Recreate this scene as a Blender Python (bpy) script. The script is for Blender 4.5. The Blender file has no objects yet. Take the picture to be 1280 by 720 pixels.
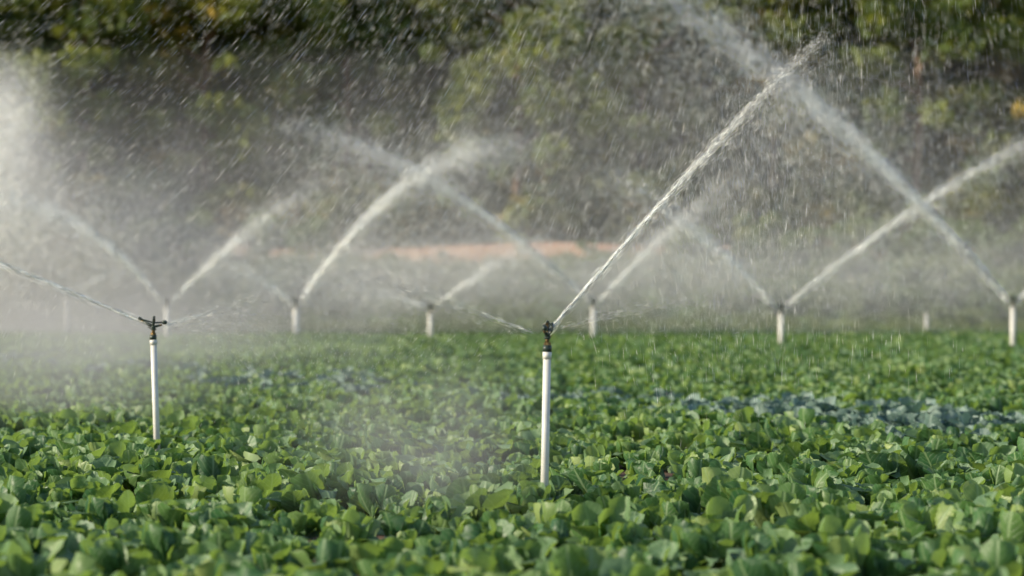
import bpy, bmesh, math, random
import numpy as np
from mathutils import Vector, Matrix, Euler
random.seed(4); rng=np.random.default_rng(7)
S=bpy.context.scene
S.view_settings.view_transform='Standard'; S.view_settings.look='None'; S.view_settings.exposure=0

# ---------------------------------------------------------------- helpers
def link(o,parent=None):
    S.collection.objects.link(o)
    if parent: o.parent=parent
    return o
def newmat(name):
    m=bpy.data.materials.new(name); m.use_nodes=True; nt=m.node_tree; nt.nodes.clear()
    out=nt.nodes.new('ShaderNodeOutputMaterial'); return m,nt,out
def N(nt,t,**k):
    n=nt.nodes.new(t)
    for a,b in k.items(): setattr(n,a,b)
    return n
def ramp(nt,stops,interp='LINEAR'):
    r=N(nt,'ShaderNodeValToRGB'); r.color_ramp.interpolation=interp
    e=r.color_ramp.elements
    while len(e)<len(stops): e.new(0.5)
    for i,(p,c) in enumerate(stops):
        e[i].position=p; e[i].color=(c[0],c[1],c[2],1)
    return r
def np_mesh(name,verts,faces_flat,nper,mat,smooth=False):
    me=bpy.data.meshes.new(name); nv=len(verts); nf=len(faces_flat)//nper
    me.vertices.add(nv); me.vertices.foreach_set('co',np.asarray(verts,dtype=np.float32).ravel())
    me.loops.add(nf*nper); me.loops.foreach_set('vertex_index',np.asarray(faces_flat,dtype=np.int32))
    me.polygons.add(nf); me.polygons.foreach_set('loop_start',np.arange(0,nf*nper,nper,dtype=np.int32))
    try: me.polygons.foreach_set('loop_total',np.full(nf,nper,dtype=np.int32))
    except Exception: pass
    if smooth: me.polygons.foreach_set('use_smooth',np.ones(nf,dtype=bool))
    me.update(calc_edges=True)
    if mat: me.materials.append(mat)
    return me

def ground_z(x,y):
    x=np.asarray(x,dtype=float); y=np.asarray(y,dtype=float)
    def ss(a,b,v):
        t=np.clip((v-a)/(b-a),0,1); return t*t*(3-2*t)
    z=0.2*ss(25,70,y)
    z=z+2.9*ss(84,101,y+0.8*np.sin(x*0.21))+0.8*ss(100.5,104,y+0.5*np.sin(x*0.33+1))+1.5*ss(104,160,y)+45*ss(138,260,y)
    z=z+0.12*np.sin(x*0.5+y*0.31)*ss(84,95,y)
    return z

# ---------------------------------------------------------------- materials
def soil_ground_mat():
    m,nt,out=newmat('field_ground')
    geo=N(nt,'ShaderNodeNewGeometry'); sep=N(nt,'ShaderNodeSeparateXYZ'); nt.links.new(geo.outputs['Position'],sep.inputs[0])
    n1=N(nt,'ShaderNodeTexNoise'); n1.inputs['Scale'].default_value=6; n1.inputs['Detail'].default_value=8
    nt.links.new(geo.outputs['Position'],n1.inputs['Vector'])
    soil=ramp(nt,[(0.3,(0.05,0.03,0.018)),(0.55,(0.12,0.07,0.042)),(0.75,(0.22,0.125,0.08))]); nt.links.new(n1.outputs['Fac'],soil.inputs[0])
    n2=N(nt,'ShaderNodeTexNoise'); n2.inputs['Scale'].default_value=0.6; n2.inputs['Detail'].default_value=8
    nt.links.new(geo.outputs['Position'],n2.inputs['Vector'])
    grass=ramp(nt,[(0.3,(0.12,0.20,0.05)),(0.5,(0.20,0.30,0.08)),(0.7,(0.32,0.36,0.12))]); nt.links.new(n2.outputs['Fac'],grass.inputs[0])
    dry=ramp(nt,[(0.3,(0.70,0.37,0.21)),(0.7,(0.82,0.52,0.34))]); nt.links.new(n2.outputs['Fac'],dry.inputs[0])
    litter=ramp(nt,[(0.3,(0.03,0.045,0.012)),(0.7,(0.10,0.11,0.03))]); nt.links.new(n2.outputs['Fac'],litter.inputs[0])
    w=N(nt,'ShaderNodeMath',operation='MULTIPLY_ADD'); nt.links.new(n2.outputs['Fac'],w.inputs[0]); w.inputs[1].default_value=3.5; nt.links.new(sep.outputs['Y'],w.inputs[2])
    def step(a,b):
        mr=N(nt,'ShaderNodeMapRange'); nt.links.new(w.outputs[0],mr.inputs[0]); mr.inputs[1].default_value=a; mr.inputs[2].default_value=b; return mr
    mix=N(nt,'ShaderNodeMix',data_type='RGBA'); nt.links.new(step(84,87).outputs[0],mix.inputs[0]); nt.links.new(soil.outputs[0],mix.inputs[6]); nt.links.new(grass.outputs[0],mix.inputs[7])
    mix2=N(nt,'ShaderNodeMix',data_type='RGBA'); nt.links.new(step(101.6,102.6).outputs[0],mix2.inputs[0]); nt.links.new(mix.outputs[2],mix2.inputs[6]); nt.links.new(dry.outputs[0],mix2.inputs[7])
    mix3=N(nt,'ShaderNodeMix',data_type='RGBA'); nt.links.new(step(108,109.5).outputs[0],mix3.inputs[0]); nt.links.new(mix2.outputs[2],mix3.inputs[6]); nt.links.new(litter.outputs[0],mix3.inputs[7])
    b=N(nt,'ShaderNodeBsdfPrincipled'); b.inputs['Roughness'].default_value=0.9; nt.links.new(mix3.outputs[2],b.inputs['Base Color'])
    bp=N(nt,'ShaderNodeBump'); bp.inputs['Strength'].default_value=0.9; bp.inputs['Distance'].default_value=0.06
    nt.links.new(n1.outputs['Fac'],bp.inputs['Height']); nt.links.new(bp.outputs[0],b.inputs['Normal'])
    nt.links.new(b.outputs[0],out.inputs[0]); return m

def leaf_mat(name,stops,vein,rough=0.42,transl=0.3,tcol=(0.2,0.4,0.05),veins=True,back=(0.2,0.3,0.16)):
    m,nt,out=newmat(name)
    oi=N(nt,'ShaderNodeObjectInfo'); at=N(nt,'ShaderNodeAttribute'); at.attribute_name='tint'
    geo=N(nt,'ShaderNodeNewGeometry')
    ns=N(nt,'ShaderNodeTexNoise'); ns.inputs['Scale'].default_value=0.35; ns.inputs['Detail'].default_value=2; nt.links.new(geo.outputs['Position'],ns.inputs['Vector'])
    a=N(nt,'ShaderNodeMath',operation='MULTIPLY_ADD'); nt.links.new(oi.outputs['Random'],a.inputs[0]); a.inputs[1].default_value=0.35
    sc=N(nt,'ShaderNodeMath',operation='MULTIPLY'); nt.links.new(at.outputs['Fac'],sc.inputs[0]); sc.inputs[1].default_value=0.45; nt.links.new(sc.outputs[0],a.inputs[2])
    a2=N(nt,'ShaderNodeMath',operation='MULTIPLY_ADD'); nt.links.new(ns.outputs['Fac'],a2.inputs[0]); a2.inputs[1].default_value=0.5; nt.links.new(a.outputs[0],a2.inputs[2])
    a3=N(nt,'ShaderNodeMath',operation='SUBTRACT'); nt.links.new(a2.outputs[0],a3.inputs[0]); a3.inputs[1].default_value=0.14
    r=ramp(nt,stops); nt.links.new(a3.outputs[0],r.inputs[0])
    b=N(nt,'ShaderNodeBsdfPrincipled'); b.inputs['Roughness'].default_value=rough
    if veins:
        uv=N(nt,'ShaderNodeUVMap'); sp=N(nt,'ShaderNodeSeparateXYZ'); nt.links.new(uv.outputs[0],sp.inputs[0])
        ab=N(nt,'ShaderNodeMath',operation='ABSOLUTE'); nt.links.new(sp.outputs['X'],ab.inputs[0])
        mr=N(nt,'ShaderNodeMapRange'); nt.links.new(ab.outputs[0],mr.inputs[0]); mr.inputs[1].default_value=0.03; mr.inputs[2].default_value=0.10; mr.inputs[3].default_value=1; mr.inputs[4].default_value=0
        sv=N(nt,'ShaderNodeMath',operation='MULTIPLY_ADD'); nt.links.new(ab.outputs[0],sv.inputs[0]); sv.inputs[1].default_value=-0.28; nt.links.new(sp.outputs['Y'],sv.inputs[2])
        sv2=N(nt,'ShaderNodeMath',operation='MULTIPLY'); nt.links.new(sv.outputs[0],sv2.inputs[0]); sv2.inputs[1].default_value=56
        sn=N(nt,'ShaderNodeMath',operation='SINE'); nt.links.new(sv2.outputs[0],sn.inputs[0])
        mr2=N(nt,'ShaderNodeMapRange'); nt.links.new(sn.outputs[0],mr2.inputs[0]); mr2.inputs[1].default_value=0.8; mr2.inputs[2].default_value=1; mr2.inputs[3].default_value=0; mr2.inputs[4].default_value=0.55
        mx=N(nt,'ShaderNodeMath',operation='MAXIMUM'); nt.links.new(mr.outputs[0],mx.inputs[0]); nt.links.new(mr2.outputs[0],mx.inputs[1])
        vm=N(nt,'ShaderNodeMath',operation='MULTIPLY'); nt.links.new(mx.outputs[0],vm.inputs[0]); vm.inputs[1].default_value=0.65
        mix=N(nt,'ShaderNodeMix',data_type='RGBA'); nt.links.new(vm.outputs[0],mix.inputs[0]); nt.links.new(r.outputs[0],mix.inputs[6]); mix.inputs[7].default_value=(*vein,1)
        bk=N(nt,'ShaderNodeMath',operation='MULTIPLY'); nt.links.new(geo.outputs['Backfacing'],bk.inputs[0]); bk.inputs[1].default_value=0.5
        mb=N(nt,'ShaderNodeMix',data_type='RGBA'); nt.links.new(bk.outputs[0],mb.inputs[0]); nt.links.new(mix.outputs[2],mb.inputs[6]); mb.inputs[7].default_value=(*back,1)
        nt.links.new(mb.outputs[2],b.inputs['Base Color'])
        bp=N(nt,'ShaderNodeBump'); bp.invert=True; bp.inputs['Strength'].default_value=0.5; bp.inputs['Distance'].default_value=0.006; nt.links.new(mx.outputs[0],bp.inputs['Height']); nt.links.new(bp.outputs[0],b.inputs['Normal'])
    else: nt.links.new(r.outputs[0],b.inputs['Base Color'])
    t=N(nt,'ShaderNodeBsdfTranslucent'); t.inputs[0].default_value=(*tcol,1)
    ms=N(nt,'ShaderNodeMixShader'); ms.inputs[0].default_value=transl; nt.links.new(b.outputs[0],ms.inputs[1]); nt.links.new(t.outputs[0],ms.inputs[2])
    nt.links.new(ms.outputs[0],out.inputs[0]); return m

def simple_mat(name,c1,c2,scale=30,rough=0.5,metal=0,bump=0.1):
    m,nt,out=newmat(name)
    tc=N(nt,'ShaderNodeTexCoord'); n=N(nt,'ShaderNodeTexNoise'); n.inputs['Scale'].default_value=scale; n.inputs['Detail'].default_value=5
    nt.links.new(tc.outputs['Object'],n.inputs['Vector'])
    r=ramp(nt,[(0.35,c1),(0.65,c2)]); nt.links.new(n.outputs['Fac'],r.inputs[0])
    b=N(nt,'ShaderNodeBsdfPrincipled'); b.inputs['Roughness'].default_value=rough; b.inputs['Metallic'].default_value=metal
    nt.links.new(r.outputs[0],b.inputs['Base Color'])
    bp=N(nt,'ShaderNodeBump'); bp.inputs['Strength'].default_value=bump; bp.inputs['Distance'].default_value=0.01; nt.links.new(n.outputs['Fac'],bp.inputs['Height']); nt.links.new(bp.outputs[0],b.inputs['Normal'])
    nt.links.new(b.outputs[0],out.inputs[0]); return m

def water_mat():
    # round drops: the shading normal is random per streak, so brightness does not depend on the streak's direction
    m,nt,out=newmat('sprayed_water')
    at=N(nt,'ShaderNodeAttribute'); at.attribute_name='dropn'
    d=N(nt,'ShaderNodeBsdfDiffuse'); d.inputs[0].default_value=(0.95,0.96,0.95,1)
    t=N(nt,'ShaderNodeBsdfTranslucent'); t.inputs[0].default_value=(0.95,0.96,0.95,1)
    nt.links.new(at.outputs['Vector'],d.inputs['Normal']); nt.links.new(at.outputs['Vector'],t.inputs['Normal'])
    ms=N(nt,'ShaderNodeAddShader')
    nt.links.new(d.outputs[0],ms.inputs[0]); nt.links.new(t.outputs[0],ms.inputs[1]); nt.links.new(ms.outputs[0],out.inputs[0]); return m

def mist_volume(name,lo,hi,blobs,nscale=.5,srate=1.0):
    """blobs: (centre, sigma, optical depth along Y)"""
    m,nt,out=newmat(name+'_vapour')
    geo=N(nt,'ShaderNodeNewGeometry'); acc=None
    for c,s,tau in blobs:
        a=N(nt,'ShaderNodeVectorMath',operation='SUBTRACT'); nt.links.new(geo.outputs['Position'],a.inputs[0]); a.inputs[1].default_value=c
        b=N(nt,'ShaderNodeVectorMath',operation='DIVIDE'); nt.links.new(a.outputs[0],b.inputs[0]); b.inputs[1].default_value=s
        d=N(nt,'ShaderNodeVectorMath',operation='DOT_PRODUCT'); nt.links.new(b.outputs[0],d.inputs[0]); nt.links.new(b.outputs[0],d.inputs[1])
        e=N(nt,'ShaderNodeMath',operation='MULTIPLY'); nt.links.new(d.outputs['Value'],e.inputs[0]); e.inputs[1].default_value=-.5
        f=N(nt,'ShaderNodeMath',operation='EXPONENT'); nt.links.new(e.outputs[0],f.inputs[0])
        g=N(nt,'ShaderNodeMath',operation='MULTIPLY_ADD'); nt.links.new(f.outputs[0],g.inputs[0]); g.inputs[1].default_value=tau/(s[1]*2.507)
        if acc: nt.links.new(acc.outputs[0],g.inputs[2])
        else: g.inputs[2].default_value=0
        acc=g
    n=N(nt,'ShaderNodeTexNoise'); n.inputs['Scale'].default_value=nscale; n.inputs['Detail'].default_value=1; nt.links.new(geo.outputs['Position'],n.inputs['Vector'])
    mr=N(nt,'ShaderNodeMapRange'); nt.links.new(n.outputs['Fac'],mr.inputs[0]); mr.inputs[1].default_value=.3; mr.inputs[2].default_value=.7; mr.inputs[3].default_value=.3; mr.inputs[4].default_value=1.7
    mm=N(nt,'ShaderNodeMath',operation='MULTIPLY'); nt.links.new(acc.outputs[0],mm.inputs[0]); nt.links.new(mr.outputs[0],mm.inputs[1])
    v=N(nt,'ShaderNodeVolumeScatter'); v.inputs['Color'].default_value=(1,1,1,1); v.inputs['Anisotropy'].default_value=0.0; nt.links.new(mm.outputs[0],v.inputs['Density'])
    nt.links.new(v.outputs[0],out.inputs['Volume'])
    try: m.cycles.volume_step_rate=srate
    except Exception as e: print(e)
    lo=Vector(lo);hi=Vector(hi); bm=bmesh.new(); bmesh.ops.create_cube(bm,size=1,matrix=Matrix.Translation((lo+hi)/2)@Matrix.Diagonal((*(hi-lo),1)))
    me=bpy.data.meshes.new(name); bm.to_mesh(me); bm.free(); me.materials.append(m)
    return link(bpy.data.objects.new(name,me))

M_ground=soil_ground_mat()
M_leaf=leaf_mat('green_crop_leaf',[(0.1,(0.012,0.058,0.028)),(0.36,(0.035,0.12,0.05)),(0.60,(0.095,0.21,0.06)),(0.90,(0.42,0.52,0.18))],(0.38,0.52,0.27),rough=.44,transl=.38,tcol=(0.30,0.46,0.07),back=(.28,.42,.25))
M_blue=leaf_mat('blue_cabbage_leaf',[(0.1,(0.05,0.11,0.09)),(0.5,(0.13,0.21,0.18)),(0.9,(0.30,0.40,0.34))],(0.34,0.44,0.38),rough=0.5,transl=0.15,tcol=(0.16,0.3,0.16),back=(.22,.32,.28))
M_tree=leaf_mat('tree_foliage',[(0.15,(0.065,0.115,0.025)),(0.45,(0.14,0.20,0.045)),(0.68,(0.26,0.29,0.06)),(0.84,(0.78,0.50,0.10))],None,rough=0.65,transl=0.42,tcol=(0.36,0.40,0.07),veins=False)  # last stop: yellow-orange clumps, their sunlit look painted into the leaf colour
M_shrub=leaf_mat('shrub_foliage',[(0.15,(0.05,0.10,0.025)),(0.5,(0.13,0.20,0.05)),(1.0,(0.30,0.34,0.10))],None,rough=0.6,transl=0.35,tcol=(0.28,0.36,0.06),veins=False)
M_bark=simple_mat('bark',(0.10,0.06,0.035),(0.28,0.16,0.09),6,0.9,0,0.6)
M_pipe=simple_mat('pvc_riser',(0.74,0.72,0.66),(0.86,0.84,0.79),9,0.4)
M_dark=simple_mat('dark_sprinkler_plastic',(0.015,0.03,0.022),(0.05,0.075,0.06),60,0.35)
M_brass=simple_mat('weathered_brass',(0.10,0.07,0.03),(0.28,0.19,0.08),60,0.4,0.8)
M_water=water_mat()

# ---------------------------------------------------------------- ground
xs=np.concatenate([np.linspace(-600,-60,12)[:-1],np.linspace(-60,60,121),np.linspace(60,600,12)[1:]])
ys=np.concatenate([np.linspace(-200,0,6)[:-1],np.linspace(0,84,85)[:-1],np.linspace(84,110,60),np.linspace(110,900,60)[1:]])
X,Y=np.meshgrid(xs,ys); Z=ground_z(X,Y)
V=np.stack([X.ravel(),Y.ravel(),Z.ravel()],1); nx=len(xs); ny=len(ys)
ii,jj=np.meshgrid(np.arange(nx-1),np.arange(ny-1)); a=(jj*nx+ii).ravel()
F=np.stack([a,a+1,a+1+nx,a+nx],1).ravel()
link(bpy.data.objects.new('ground',np_mesh('ground',V,F,4,M_ground,True)))

# ---------------------------------------------------------------- plants
def leaf_grid(L,W,pet,cup,bend,wave,nu=6,nv=9,ph=0.0):
    vs=[];uv=[]
    for j in range(nv+1):
        v=j/nv
        if v<pet: w=0.08+0.04*(v/pet)
        else:
            q=(v-pet)/(1-pet); qq=q**1.2
            w=max(max(0,1-abs(2*qq-1)**2.4)**.5,0.12*(1-q))
        if j==nv: w=0.42
        for i in range(nu+1):
            u=-1+2*i/nu
            th=u*w*cup*2.2
            rad=W/2/max(cup*2.2,.05)
            x=rad*math.sin(th); c=rad*(1-math.cos(th))
            ang=bend*v*v; r=L*(v-(0.04*u*u if j==nv else 0))
            y=-r*math.sin(ang)*0.8+c
            z=r*math.cos(ang*0.8)
            if v>pet:
                y+=wave*math.sin(u*4+v*9+ph)*abs(u)*w*W*0.45; z+=wave*math.sin(v*13+u*3+ph)*abs(u)*w*W*0.25
            vs.append((x,y,z)); uv.append((u*w,v))
    fs=[]
    for j in range(nv):
        for i in range(nu):
            k=j*(nu+1)+i; fs.append((k,k+1,k+nu+2,k+nu+1))
    return np.array(vs),uv,fs
def build_plant(name,mat,nleaf,Lr,Wr,head=False):
    AV=[];AF=[];AU=[];AT=[];off=0
    for k in range(nleaf):
        f=k/(nleaf-1)
        L=random.uniform(*Lr)*(0.78+0.25*f); W=random.uniform(*Wr)*(0.75+0.35*f)
        tilt=math.radians(2+ f*(42 if not head else 48)+random.uniform(-10,10))
        az=k*2.39996+random.uniform(-.35,.35)
        bend=random.uniform(-0.5,0.35)*(1 if not head else -0.9)
        if not head and random.random()<0.25: bend+=0.9
        vs,uv,fs=leaf_grid(L,W,0.24 if not head else 0.06,random.uniform(0.3,0.75),bend,random.uniform(0.2,0.55),ph=random.uniform(0,6))
        R=Euler((0,0,az)).to_matrix()@Euler((tilt,0,0)).to_matrix()@Euler((0,0,random.uniform(-.7,.7))).to_matrix()
        vs=vs@np.array(R).T
        vs[:,0]+=random.uniform(-.03,.03); vs[:,1]+=random.uniform(-.03,.03)
        AV.append(vs); t=random.random()*1.0+.3*(1-f)-.05
        for q in fs: AF.append(tuple(i+off for i in q))
        AU+=uv; AT+=[t]*len(vs); off+=len(vs)
    V=np.concatenate(AV); me=np_mesh(name,V,np.array(AF).ravel(),4,mat,True)
    ul=me.uv_layers.new(name='UVMap'); idx=np.array(AF).ravel(); ul.data.foreach_set('uv',np.array(AU)[idx].astype(np.float32).ravel())
    at=me.attributes.new('tint','FLOAT','POINT'); at.data.foreach_set('value',np.array(AT,dtype=np.float32))
    return bpy.data.objects.new(name,me)
def make_coll(name,objs):
    c=bpy.data.collections.new(name)
    for o in objs: c.objects.link(o)
    return c
C_green=make_coll('leafy_crop_plants',[build_plant('leafy_crop_plant_%d'%i,M_leaf,random.choice([11,12,14]),(0.27,0.38),(0.185,0.265)) for i in range(9)])
C_blue=make_coll('blue_cabbage_plants',[build_plant('blue_cabbage_plant_%d'%i,M_blue,14,(0.30,0.40),(0.25,0.34),head=True) for i in range(4)])

def instancer(name,pts,rots,scl,idx,coll):
    me=bpy.data.meshes.new(name); n=len(pts); me.vertices.add(n); me.vertices.foreach_set('co',pts.astype(np.float32).ravel())
    a=me.attributes.new('irot','FLOAT_VECTOR','POINT'); a.data.foreach_set('vector',rots.astype(np.float32).ravel())
    a=me.attributes.new('iscl','FLOAT','POINT'); a.data.foreach_set('value',scl.astype(np.float32))
    a=me.attributes.new('iidx','INT','POINT'); a.data.foreach_set('value',idx.astype(np.int32))
    o=link(bpy.data.objects.new(name,me))
    ng=bpy.data.node_groups.new(name+'_scatter','GeometryNodeTree')
    ng.interface.new_socket('Geometry',in_out='INPUT',socket_type='NodeSocketGeometry')
    ng.interface.new_socket('Geometry',in_out='OUTPUT',socket_type='NodeSocketGeometry')
    gi=ng.nodes.new('NodeGroupInput'); go=ng.nodes.new('NodeGroupOutput')
    ip=ng.nodes.new('GeometryNodeInstanceOnPoints'); ci=ng.nodes.new('GeometryNodeCollectionInfo')
    ci.inputs['Collection'].default_value=coll; ci.inputs['Separate Children'].default_value=True; ci.inputs['Reset Children'].default_value=True
    def na(nm,t):
        q=ng.nodes.new('GeometryNodeInputNamedAttribute'); q.data_type=t; q.inputs['Name'].default_value=nm
        return [s for s in q.outputs if s.enabled and s.name=='Attribute'][0]
    er=ng.nodes.new('FunctionNodeEulerToRotation')
    ng.links.new(gi.outputs[0],ip.inputs['Points']); ng.links.new(ci.outputs[0],ip.inputs['Instance'])
    ip.inputs['Pick Instance'].default_value=True
    ng.links.new(na('iidx','INT'),ip.inputs['Instance Index'])
    ng.links.new(na('irot','FLOAT_VECTOR'),er.inputs[0]); ng.links.new(er.outputs[0],ip.inputs['Rotation'])
    ng.links.new(na('iscl','FLOAT'),ip.inputs['Scale'])
    ng.links.new(ip.outputs[0],go.inputs[0])
    md=o.modifiers.new('scatter','NODES'); md.node_group=ng
    return o

u=np.array([-0.55,0.835]); u/=np.linalg.norm(u); p=np.array([u[1],-u[0]])   # row direction / across
rowsp=0.44; step=0.32
ar,al=np.meshgrid(np.arange(-185,185)*rowsp,np.arange(-95,440)*step)
ar=ar.ravel(); al=al.ravel()
al=al+rng.normal(0,0.10,al.shape); arj=ar+rng.normal(0,0.085,ar.shape)
PX=p[0]*arj+u[0]*al; PY=p[1]*arj+u[1]*al
keep=(PY>6)&(PY<85)&(np.abs(PX)<0.215*PY+3.0)&(rng.random(len(PX))>0.04)
for gx,gy,gr in [(-0.62,12.8,.27),(0.25,12.5,.27),(4.1,20.4,.7),(1.2,22,.3),(5.3,22.6,.45)]:
    keep&=((PX-gx)**2+((PY-gy)*.8)**2)>gr*gr
PX=PX[keep];PY=PY[keep]
c0=p[0]*0.86+p[1]*31.2
ac=p[0]*PX+p[1]*PY
dd=np.abs(ac-c0+.5*np.sin(PY*.6)+.3*np.sin(PY*1.7+1))
side=np.clip(.45+PX*.15,.3,.9)
blue=(dd<2.3)&(rng.random(len(PX))<np.exp(-(dd/1.5)**3)*side*(0.8+.2*np.sin(PY*1.1+PX)))
def scatter(name,mask,coll,nvar,smin,smax):
    x=PX[mask];y=PY[mask];n=len(x)
    pts=np.stack([x,y,ground_z(x,y)+0.0],1)
    rots=np.stack([rng.normal(0,.14,n),rng.normal(0,.14,n),rng.random(n)*6.283],1)
    big=0.5+0.5*np.sin(x*0.9+1.3*np.sin(y*0.4))*np.sin(y*0.55+0.7)
    scl=rng.uniform(smin,smax,n)*(0.86+0.26*big)
    instancer(name,pts,rots,scl,rng.integers(0,nvar,n),coll); return n
n1=scatter('leafy_crop_field',~blue,C_green,9,0.64,1.10)
n2=scatter('blue_cabbage_bed',blue,C_blue,4,0.75,1.10)
print('plants',n1,n2)

# ---------------------------------------------------------------- trees / shrubs
def tube_verts(pts,rads,sides=8):
    V=[];F=[]
    for k,(q,r) in enumerate(zip(pts,rads)):
        q=Vector(q); d=(Vector(pts[min(k+1,len(pts)-1)])-Vector(pts[max(k-1,0)])).normalized()
        a=d.orthogonal().normalized(); b=d.cross(a)
        for s in range(sides):
            an=2*math.pi*s/sides; V.append(tuple(q+(a*math.cos(an)+b*math.sin(an))*r))
    for k in range(len(pts)-1):
        for s in range(sides):
            s2=(s+1)%sides; F.append((k*sides+s,k*sides+s2,(k+1)*sides+s2,(k+1)*sides+s))
    return V,F
def foliage(centres,radii,nper,size,tm=.5,ts=.27):
    P=[];T=[]
    for (c,r) in zip(centres,radii):
        n=int(nper*(r**1.6)); d=rng.normal(size=(n,3)); d/=np.linalg.norm(d,axis=1)[:,None]
        rr=r*rng.random(n)**0.45; P.append(np.array(c)+d*rr[:,None]*np.array([1,1,.75])); T.append(np.full(n,np.clip(rng.normal(tm,ts),0,1.1))+rng.normal(0,.08,n))
    P=np.concatenate(P);T=np.concatenate(T);n=len(P)
    A=rng.normal(size=(n,3));A/=np.linalg.norm(A,axis=1)[:,None]
    B=rng.normal(size=(n,3));B-=A*(A*B).sum(1)[:,None];B/=np.linalg.norm(B,axis=1)[:,None]
    s=(size*rng.uniform(.6,1.4,n))[:,None]
    V=np.stack([P-A*s,P+B*s*.5,P+A*s,P-B*s*.5],1).reshape(-1,3)
    return V,np.arange(4*n),np.repeat(T,4)
def build_tree(name,H,R,low):
    C=[];Rr=[];TV=[];TF=[];off=0
    def addtube(pts,rads):
        nonlocal off
        v,f=tube_verts(pts,rads); TV.extend(v); TF.extend([tuple(i+off for i in q) for q in f]); off+=len(v)
    lean=random.uniform(-.6,.6)
    trunk=[(0,0,-0.3),(lean*.1,0,H*.15),(lean*.4,.2,H*.4),(lean,.1,H*.65),(lean*1.3,0,H*.85)]
    addtube(trunk,[.26,.2,.16,.10,.04])
    for k in range(13):
        h=H*random.uniform(.15,.8); az=random.uniform(0,6.28); L=R*random.uniform(.5,.95)
        b=(lean*h/H,0,h); m=(b[0]+math.cos(az)*L*.5,b[1]+math.sin(az)*L*.5,h+L*.28); e=(b[0]+math.cos(az)*L,b[1]+math.sin(az)*L,h+L*.42)
        addtube([b,m,e],[.12,.07,.02])
        C+= [m,e]; Rr+=[R*.24,R*.28]
    for k in range(80):
        h=low+(1-low)*random.random()**1.15; prof=math.sin(math.pi*min(1,(h-low)/(1-low)*.72+.26))**.6
        az=random.uniform(0,6.28); rr=R*prof*random.uniform(.4,1.0)
        C.append((math.cos(az)*rr,math.sin(az)*rr,H*h)); Rr.append(random.uniform(.5,1.25))
    FV,FF,T=foliage(C,Rr,80,.27)
    nt_=len(TV); V=np.concatenate([np.array(TV),FV]); F=np.concatenate([np.array(TF).ravel(),FF+nt_])
    me=np_mesh(name,V,F,4,M_bark); me.materials.append(M_tree)
    mi=np.zeros(len(F)//4,dtype=np.int32); mi[len(TF):]=1; me.polygons.foreach_set('material_index',mi)
    at=me.attributes.new('tint','FLOAT','POINT'); at.data.foreach_set('value',np.concatenate([np.zeros(nt_),T]).astype(np.float32))
    return me
tree_meshes=[build_tree('tree_mesh_%d'%i,random.uniform(14,17),random.uniform(3.8,4.9),[.05,.09,.12,.04,.07][i]) for i in range(5)]
tl=link(bpy.data.objects.new('tree_line',None))
k=0
for row,(yy,sp,sc) in enumerate([(111.5,6.2,1.0),(117,5.6,1.15),(124,5.4,1.4),(131,5.0,1.6)]):
    x=-56+row*2.5
    while x<56:
        o=bpy.data.objects.new('tree_%d'%k,tree_meshes[random.randrange(5)]); xx=x+random.uniform(-1,1); y2=yy+random.uniform(-1.5,1.5)
        o.location=(xx,y2,float(ground_z(xx,y2))-.1); o.rotation_euler=(0,0,random.uniform(0,6.28)); s=sc*random.uniform(.92,1.1); o.scale=(s,s,s)
        link(o,tl); k+=1; x+=sp*random.uniform(.85,1.15)
def fol_obj(name,mat,C,R,nper,size,tm=.5,ts=.27):
    V,F,T=foliage(C,R,nper,size,tm,ts); me=np_mesh(name,V,F,4,mat)
    at=me.attributes.new('tint','FLOAT','POINT'); at.data.foreach_set('value',T.astype(np.float32))
    return bpy.data.objects.new(name,me)
shr=[]
for i in range(4):
    C=[(random.uniform(-.7,.7),random.uniform(-.5,.5),random.uniform(.2,1.1)) for _ in range(9)]
    shr.append(fol_obj('shrub_%d'%i,M_shrub,C,[random.uniform(.3,.55) for _ in C],420,.09))
C_shrub=make_coll('shrubs',shr)
sx=[];sy=[];ssz=[]
for _ in range(560):
    x=random.uniform(-45,45); y=random.uniform(88,106)
    mid=(-8.0<x<7.2)
    if mid and y>96 : continue
    if mid and random.random()<.85: continue
    if x<-7 and y<99 and random.random()<.6: continue
    sx.append(x);sy.append(y);ssz.append(random.uniform(.5,1.3)*(1 if y>98 else .6))
for x,y,s_ in [(-5.2,101.5,.45),(-2.9,102,.35),(3.1,101.6,.5),(4.9,102.2,.4),(0.4,101.8,.3)]:
    sx.append(x);sy.append(y);ssz.append(s_)
sx=np.array(sx);sy=np.array(sy);n=len(sx)
instancer('shrub_bank',np.stack([sx,sy,ground_z(sx,sy)-.1],1),np.stack([np.zeros(n),np.zeros(n),rng.random(n)*6.28],1),np.array(ssz),rng.integers(0,4,n),C_shrub)
und=[]
for i in range(3):
    C=[(random.uniform(-1.2,1.2),random.uniform(-.8,.8),random.uniform(.2,2.3)) for _ in range(16)]
    und.append(fol_obj('understory_bush_%d'%i,M_tree,C,[random.uniform(.5,.9) for _ in C],130,.17,.9,.35))
C_und=make_coll('understory_bushes',und)
n=230; ux=rng.uniform(-60,60,n); uy=rng.uniform(109,120,n)
instancer('understory',np.stack([ux,uy,ground_z(ux,uy)-.1],1),np.stack([np.zeros(n),np.zeros(n),rng.random(n)*6.28],1),rng.uniform(.6,1.3,n)*(1+.05*(uy-108)),rng.integers(0,3,n),C_und)
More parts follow.
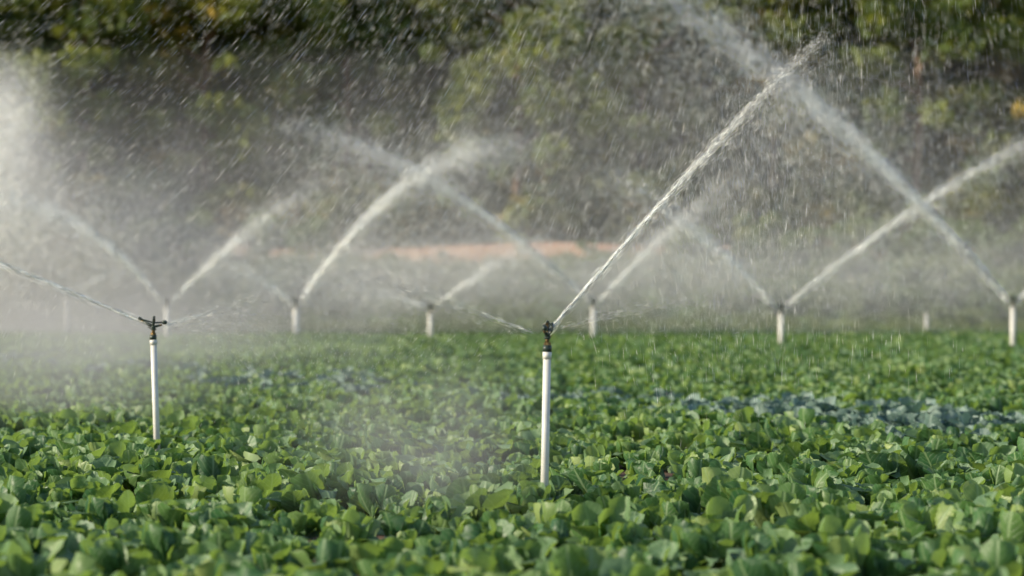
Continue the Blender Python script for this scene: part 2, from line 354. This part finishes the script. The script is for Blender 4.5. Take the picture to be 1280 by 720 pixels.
def tuft(name):
    n=60; b=rng.normal(0,.12,(n,2)); az=rng.random(n)*6.28; L=rng.uniform(.2,.5,n); t=rng.uniform(.1,.6,n)
    base=np.stack([b[:,0],b[:,1],np.zeros(n)],1); d=np.stack([np.cos(az)*np.sin(t),np.sin(az)*np.sin(t),np.cos(t)],1)
    s=np.stack([-np.sin(az),np.cos(az),np.zeros(n)],1)*.012
    V=np.stack([base-s,base+s,base+d*L[:,None]+s*.2,base+d*L[:,None]-s*.2],1).reshape(-1,3)
    me=np_mesh(name,V,np.arange(4*n),4,M_shrub); at=me.attributes.new('tint','FLOAT','POINT'); at.data.foreach_set('value',np.repeat(rng.uniform(.6,1.3,n),4).astype(np.float32))
    return bpy.data.objects.new(name,me)
C_tuft=make_coll('grass_tufts',[tuft('grass_tuft_%d'%i) for i in range(3)])
n=3500; gx=rng.uniform(-30,30,n); gy=rng.uniform(84.5,100.5,n)
instancer('grass',np.stack([gx,gy,ground_z(gx,gy)],1),np.stack([np.zeros(n),np.zeros(n),rng.random(n)*6.28],1),rng.uniform(.6,1.2,n),rng.integers(0,3,n),C_tuft)

# ---------------------------------------------------------------- water streak generator
def streak_mesh(name,P,D,L,W):
    n=len(P); D=D/np.linalg.norm(D,axis=1)[:,None]
    B=rng.normal(size=(n,3)); B-=D*(D*B).sum(1)[:,None]; B/=np.linalg.norm(B,axis=1)[:,None]
    hl=(L*.5)[:,None]; hw=(W*.5)[:,None]
    V=np.stack([P-D*hl,P+B*hw,P+D*hl,P-B*hw],1).reshape(-1,3)
    me=np_mesh(name,V,np.arange(4*n),4,M_water)
    R=rng.normal(size=(n,3)); R/=np.linalg.norm(R,axis=1)[:,None]
    at=me.attributes.new('dropn','FLOAT_VECTOR','POINT'); at.data.foreach_set('vector',np.repeat(R,4,axis=0).astype(np.float32).ravel())
    return me
def jet(start,az,a,b,R,n,w,s0,s1,L,nfall=0,falld=1.0,fade=1.4,sf=1.0):
    h=np.array([math.cos(math.radians(az)),math.sin(math.radians(az)),0.]); st=np.array(start)
    def path(t): 
        r=R*t; return st+h*r[:,None]+np.array([0,0,1.])*(a*r-b*r*r)[:,None]
    def tan(t):
        r=R*t; return h+np.array([0,0,1.])*(a-2*b*r)[:,None]
    t=rng.beta(1.0,fade,n)
    sig=(s0+s1*t**1.5)
    off=rng.normal(size=(n,3))*sig[:,None]; tail=rng.random(n)<.3; off[tail]*=2.4; off[tail,2]-=np.abs(rng.normal(size=tail.sum()))*sig[tail]*2.0
    P=path(t)+off; D=tan(t)+rng.normal(size=(n,3))*.07*(.3+t)[:,None]
    Ls=L*rng.uniform(.5,1.5,n)*(1-.5*t); Ws=w*rng.uniform(.6,1.4,n)
    if nfall:
        t2=rng.beta(2.2,1.3,nfall); dr=rng.exponential(falld,nfall)*(.3+t2)
        P2=path(t2)+rng.normal(size=(nfall,3))*(s0+s1*t2*3*sf)[:,None]; P2[:,2]-=dr; P2+=h*(dr*.25)[:,None]
        D2=h*.35+np.array([0,0,-1.])*(.4+dr)[:,None]+rng.normal(size=(nfall,3))*.12
        ok=P2[:,2]>.3
        P=np.concatenate([P,P2[ok]]);D=np.concatenate([D,D2[ok]]);Ls=np.concatenate([Ls,L*.4*rng.uniform(.5,1.5,ok.sum())]);Ws=np.concatenate([Ws,w*.6*rng.uniform(.6,1.4,ok.sum())])
    return P,D,Ls,Ws

# ---------------------------------------------------------------- sprinklers
def cyl(bm,p0,p1,r0,r1=None,seg=14,mi=0):
    if r1 is None:r1=r0
    p0=Vector(p0);p1=Vector(p1);d=p1-p0
    M=Matrix.Translation((p0+p1)/2)@d.to_track_quat('Z','Y').to_matrix().to_4x4()
    g=bmesh.ops.create_cone(bm,cap_ends=True,segments=seg,radius1=r0,radius2=r1,depth=d.length,matrix=M)
    for v in g['verts']:
        for f in v.link_faces: f.material_index=mi; f.smooth=(seg>8)
def ball(bm,c,r,mi=0,sc=(1,1,1)):
    g=bmesh.ops.create_uvsphere(bm,u_segments=12,v_segments=8,radius=r,matrix=Matrix.Translation(c)@Matrix.Diagonal((*sc,1)))
    for v in g['verts']:
        for f in v.link_faces: f.material_index=mi; f.smooth=True
def head_mesh():
    bm=bmesh.new()
    cyl(bm,(0,0,-.03),(0,0,.012),.030,.028,16,0)
    cyl(bm,(0,0,.012),(0,0,.030),.024,.024,6,1)
    cyl(bm,(0,0,.030),(0,0,.055),.014,.014,14,1)
    cyl(bm,(0,0,.050),(0,0,.066),.020,.017,14,0)
    cyl(bm,(0,0,.066),(0,0,.090),.017,.020,14,0)
    cyl(bm,(0,0,.078),(.085,0,.118),.014,.011,12,0)
    cyl(bm,(.085,0,.118),(.105,0,.1275),.012,.008,12,1)
    cyl(bm,(0,0,.078),(-.055,0,.094),.012,.009,12,0)
    cyl(bm,(-.055,0,.094),(-.07,0,.0985),.009,.007,12,1)
    for sy in (-1,1):
        cyl(bm,(0,sy*.014,.085),(0,sy*.030,.105),.006,.006,8,0); cyl(bm,(0,sy*.030,.103),(0,sy*.030,.140),.006,.006,8,0); cyl(bm,(0,sy*.030,.138),(0,0,.158),.006,.006,8,0)
    cyl(bm,(0,0,.088),(0,0,.160),.004,.004,8,1)
    ball(bm,(0,0,.161),.012,0,(1,1,.7))
    prev=None
    for k in range(41):
        a=k/40*6*2*math.pi; q=(math.cos(a)*.012,math.sin(a)*.012,.118+.034*k/40)
        if prev: cyl(bm,prev,q,.0018,.0018,5,1)
        prev=q
    cyl(bm,(0,0,.112),(.060,.012,.128),.007,.006,8,0); cyl(bm,(.060,.012,.128),(.108,.008,.140),.006,.006,8,0)
    ball(bm,(.118,.004,.138),.018,0,(1.1,.45,1.1))
    cyl(bm,(0,0,.112),(-.070,-.008,.118),.007,.007,8,0); ball(bm,(-.088,-.010,.119),.021,0,(1.15,.8,.9))
    ball(bm,(0,0,.112),.017,0,(1,1,.6))
    bmesh.ops.create_cone(bm,cap_ends=True,segments=16,radius1=.025,radius2=.025,depth=.006,matrix=Matrix.Translation((0,0,.060)))
    cyl(bm,(.02,0,.060),(.042,.016,.076),.0035,.0035,6,1); cyl(bm,(.02,0,.060),(.042,-.018,.074),.0035,.0035,6,1)
    me=bpy.data.meshes.new('sprinkler_head'); bm.to_mesh(me); bm.free(); me.materials.append(M_dark); me.materials.append(M_brass); return me
HM=head_mesh()
def pipe_mesh(h,r):
    bm=bmesh.new()
    cyl(bm,(0,0,-.1),(0,0,h-.03),r,r*.97,20,0)
    cyl(bm,(0,0,h-.075),(0,0,h-.03),r*1.13,r*1.13,20,0)
    me=bpy.data.meshes.new('riser_pipe'); bm.to_mesh(me); bm.free(); me.materials.append(M_pipe); return me
HEADPIX=.178
def sprinkler(x,y,ztop,r,hs,az,tilt,jets):
    e=link(bpy.data.objects.new('irrigation_sprinkler',None)); g=float(ground_z(x,y)); e.location=(x,y,g)
    h=ztop-g-HEADPIX*hs+.03*hs
    pp=bpy.data.objects.new('riser_pipe',pipe_mesh(h,r)); link(pp,e); pp.rotation_euler=(0,tilt,0)
    hd=bpy.data.objects.new('sprinkler_head',HM); link(hd,e); hd.scale=(hs,hs,hs); hd.location=(math.sin(tilt)*h,0,math.cos(tilt)*h); hd.rotation_euler=(0,tilt,math.radians(az))
    hz=g+h+.125*hs; hx=x+math.sin(tilt)*h
    arr=[jet((hx+math.cos(math.radians(j['az']))*.1*hs,y+math.sin(math.radians(j['az']))*.1*hs,hz-(.03*hs if abs(j['az']-az)>60 else 0)),**j) for j in jets]
    if arr:
        P,D,L,W=[np.concatenate(q) for q in zip(*arr)]
        P=P-np.array([x,y,g]); w=bpy.data.objects.new('water_jet',streak_mesh('water_jet',P,D,L,W)); link(w,e)
def J(az,a,b,R,n=5000,w=.0085,s0=.017,s1=.22,L=.28,nfall=4500,falld=.8,fade=1.35,sf=1.1): 
    return dict(az=az,a=a,b=b,R=R,n=n,w=w,s0=s0,s1=s1,L=L,nfall=nfall,falld=falld,fade=fade,sf=sf)
sprinkler(0.20,15.3,1.315,.0255,1.0,72,.02,[
    J(70,.372,.004,8.0,n=6000,w=.0020,s0=.004,s1=.036,L=.20,nfall=4000,falld=.7,sf=2,fade=1.25),
    J(165,.36,.05,1.6,n=800,w=.0012,s0=.006,s1=.08,L=.06,nfall=3000,falld=.3),
    J(20,.24,.05,1.3,n=500,w=.0012,s0=.006,s1=.06,L=.05,nfall=1000,falld=.3)])
sprinkler(-3.09,21.1,1.31,.028,1.05,176,-.035,[
    J(176,.42,.012,4.2,n=3000,w=.0020,s0=.006,s1=.026,L=.18,nfall=3500,falld=.6,sf=2,fade=1.1),
    J(5,.28,.06,1.1,n=600,w=.0018,s0=.008,s1=.08,L=.07,nfall=1500,falld=.3)])
sprinkler(2.36,70,1.56,.075,1.5,178,0,[J(178,.948,.0419,9.0,n=6500),J(4,1.08,.05,4.6,n=3000,s1=.28)])
sprinkler(-2.43,72,1.40,.07,1.5,5,0,[J(5,.75,.05,3.6,n=1700,s1=.25,nfall=1500),J(175,.35,.06,2.8,n=1100,s1=.25,nfall=1500)])
sprinkler(-6.25,70,1.56,.09,1.6,3,0,[J(3,1.48,.123,6.8,s0=.035,s1=.26,n=6500),J(176,.75,.1,2.5,n=1200,s1=.3,nfall=1500)])
sprinkler(-9.7,68,1.56,.075,1.5,177,0,[J(177,1.15,.116,6.0,s1=.28,nfall=6000,n=5500),J(3,1.05,.058,4.4,n=3000,s1=.25)])
sprinkler(-13.8,75,1.85,.07,1.5,3,0,[J(3,.5,.08,3,n=1000,s1=.4,nfall=2500)])
sprinkler(6.9,62,1.42,.065,1.5,3,0,[J(3,.82,.024,9.6,s1=.17,n=5000),J(177,1.1,.073,4.8,n=3000,s1=.3)])
sprinkler(11.6,56,1.60,.06,1.5,178,0,[J(178,1.18,.037,12.0,n=12500,s0=.017,s1=.58,nfall=20000,falld=1.5,fade=1.2,sf=.9),J(6,1.0,.05,3,n=2000)])
sprinkler(14.4,84,1.31,.07,1.3,0,0,[])

# ---------------------------------------------------------------- mist and droplets
mist_volume('distant_water_mist',(-24,71.5,.25),(21,84.5,9.5),[
    ((-15.2,78,2.6),(3.6,2.6,1.9),2.0),((-7.4,78,2.0),(3.8,2.6,.95),1.0),((-2,78,1.9),(3.6,2.6,.85),.85),
    ((4.8,78,2.0),(3.4,2.6,.95),.85),((13,78,2.3),(4.5,2.6,1.1),.65),((1,78,5.5),(11,2.6,2.4),.24),((-16.4,78,6.4),(1.0,2.6,1.5),1.2)],.45,1.0)
mist_volume('field_water_mist',(-12,21.5,.25),(-2.0,56,2.6),[((-5.2,25.5,.8),(1.1,1.8,.45),.7),((-7,44,.9),(2.6,5,.5),.6)],.6,1.2)
mist_volume('near_water_mist',(-1.9,13.4,.2),(.55,16.2,1.6),[((-.62,14.8,.72),(.38,.5,.26),.34),((-.38,14.8,.45),(.25,.5,.16),.2)],2.5,1.3)
def cloud(c,sg,tau,L,W,dirv=(-.35,0,-1),jit=.5):
    area=2*math.pi*sg[0]*sg[2]; n=int(tau*area/(L*W*.5*.64)); n=min(n,60000)
    P=np.array(c)+rng.normal(size=(n,3))*np.array(sg); ok=P[:,2]>.25+ground_z(P[:,0],P[:,1]); P=P[ok]; n=len(P)
    D=np.array(dirv)+rng.normal(size=(n,3))*jit
    return P,D,L*rng.uniform(.5,1.5,n),W*rng.uniform(.6,1.4,n)
far=[((-12.6,66,2.9),(2.2,3,1.3),.34),((-13.1,60,4.9),(.55,1.2,1.15),1.0),((-12.5,60,6.1),(.45,1.0,.7),.9),((-13.7,60,4.0),(.9,1.2,1.0),.7),
     ((-6,74,2.1),(3.5,1.2,.8),.32),((-1.8,74,2.1),(3.2,1.2,.7),.3),((-3.2,71,3.6),(2.0,2,1.1),.16),((3.8,74,2.0),(3.0,1.2,.7),.3),((10,68,2.2),(3,2,.8),.18),
     ((-3.5,69,5.6),(2.0,2,.6),.12),((8.5,57,5.2),(2.2,2,1.3),.14),((-1.35,69,5.8),(.3,1,.35),.35)]
A=[cloud(c,s,t,.06,.010) for c,s,t in far]
P,D,L,W=[np.concatenate(q) for q in zip(*A)]
link(bpy.data.objects.new('water_spray_drops',streak_mesh('water_spray_drops',P,D,L,W))); print('far mist',len(P))
def rain(n,x0,x1,y0,y1,z0,z1,L,W,dfun):
    y=rng.uniform(y0,y1,n); x=rng.uniform(x0,x1,n); z=rng.uniform(z0,z1,n)
    P=np.stack([x,y,z],1); 
    dx=dfun(x,y); D=np.stack([dx,rng.normal(0,.2,n),-np.ones(n)],1)+rng.normal(size=(n,3))*.06
    return P,D,L*rng.uniform(.4,1.5,n),W*rng.uniform(.4,1.6,n)
dslant=lambda x,y: -0.80+0.15*(x/y*22+2.0)
A=[rain(22000,-6.5,6,13,28,1.9,5.6,.10,.0013,dslant), rain(20000,-10,9,28,50,2.6,9,.15,.0026,dslant),
   rain(3200,1.4,3.2,15,24,.9,3.8,.08,.0013,lambda x,y:0.0*x)]
P,D,L,W=[np.concatenate(q) for q in zip(*A)]
cl=np.sin(P[:,0]*.9+P[:,2]*.6)+np.sin(P[:,0]*2.1-P[:,2]*1.3+1)+rng.normal(0,.8,len(P)); k=(cl>-.7)
link(bpy.data.objects.new('falling_water_droplets',streak_mesh('falling_water_droplets',P[k],D[k],L[k],W[k])))

# ---------------------------------------------------------------- light, camera
w=bpy.data.worlds.new('World'); S.world=w; w.use_nodes=True; nt=w.node_tree; nt.nodes.clear()
sky=nt.nodes.new('ShaderNodeTexSky'); sky.sky_type='NISHITA'; sky.sun_disc=False
EL=25; SA=258
sky.sun_elevation=math.radians(EL); sky.sun_rotation=math.radians(SA)
bg=nt.nodes.new('ShaderNodeBackground'); bg.inputs[1].default_value=.15; wo=nt.nodes.new('ShaderNodeOutputWorld')
nt.links.new(sky.outputs[0],bg.inputs[0]); nt.links.new(bg.outputs[0],wo.inputs[0])
sd=bpy.data.lights.new('sun','SUN'); sd.energy=5.0; sd.angle=math.radians(.6); sd.color=(1,.89,.68)
so=link(bpy.data.objects.new('sun',sd))
d=Vector((math.sin(math.radians(SA))*math.cos(math.radians(EL)),math.cos(math.radians(SA))*math.cos(math.radians(EL)),math.sin(math.radians(EL))))
so.rotation_euler=d.to_track_quat('Z','Y').to_euler(); so.location=d*50
cd=bpy.data.cameras.new('camera'); cd.lens=85; cd.sensor_width=36; cd.clip_end=2000; cd.clip_start=.1
cd.dof.use_dof=True; cd.dof.focus_distance=17.5; cd.dof.aperture_fstop=1.35
co=link(bpy.data.objects.new('camera',cd)); co.location=(0,0,1.45); co.rotation_euler=(math.radians(90.34),0,0); S.camera=co
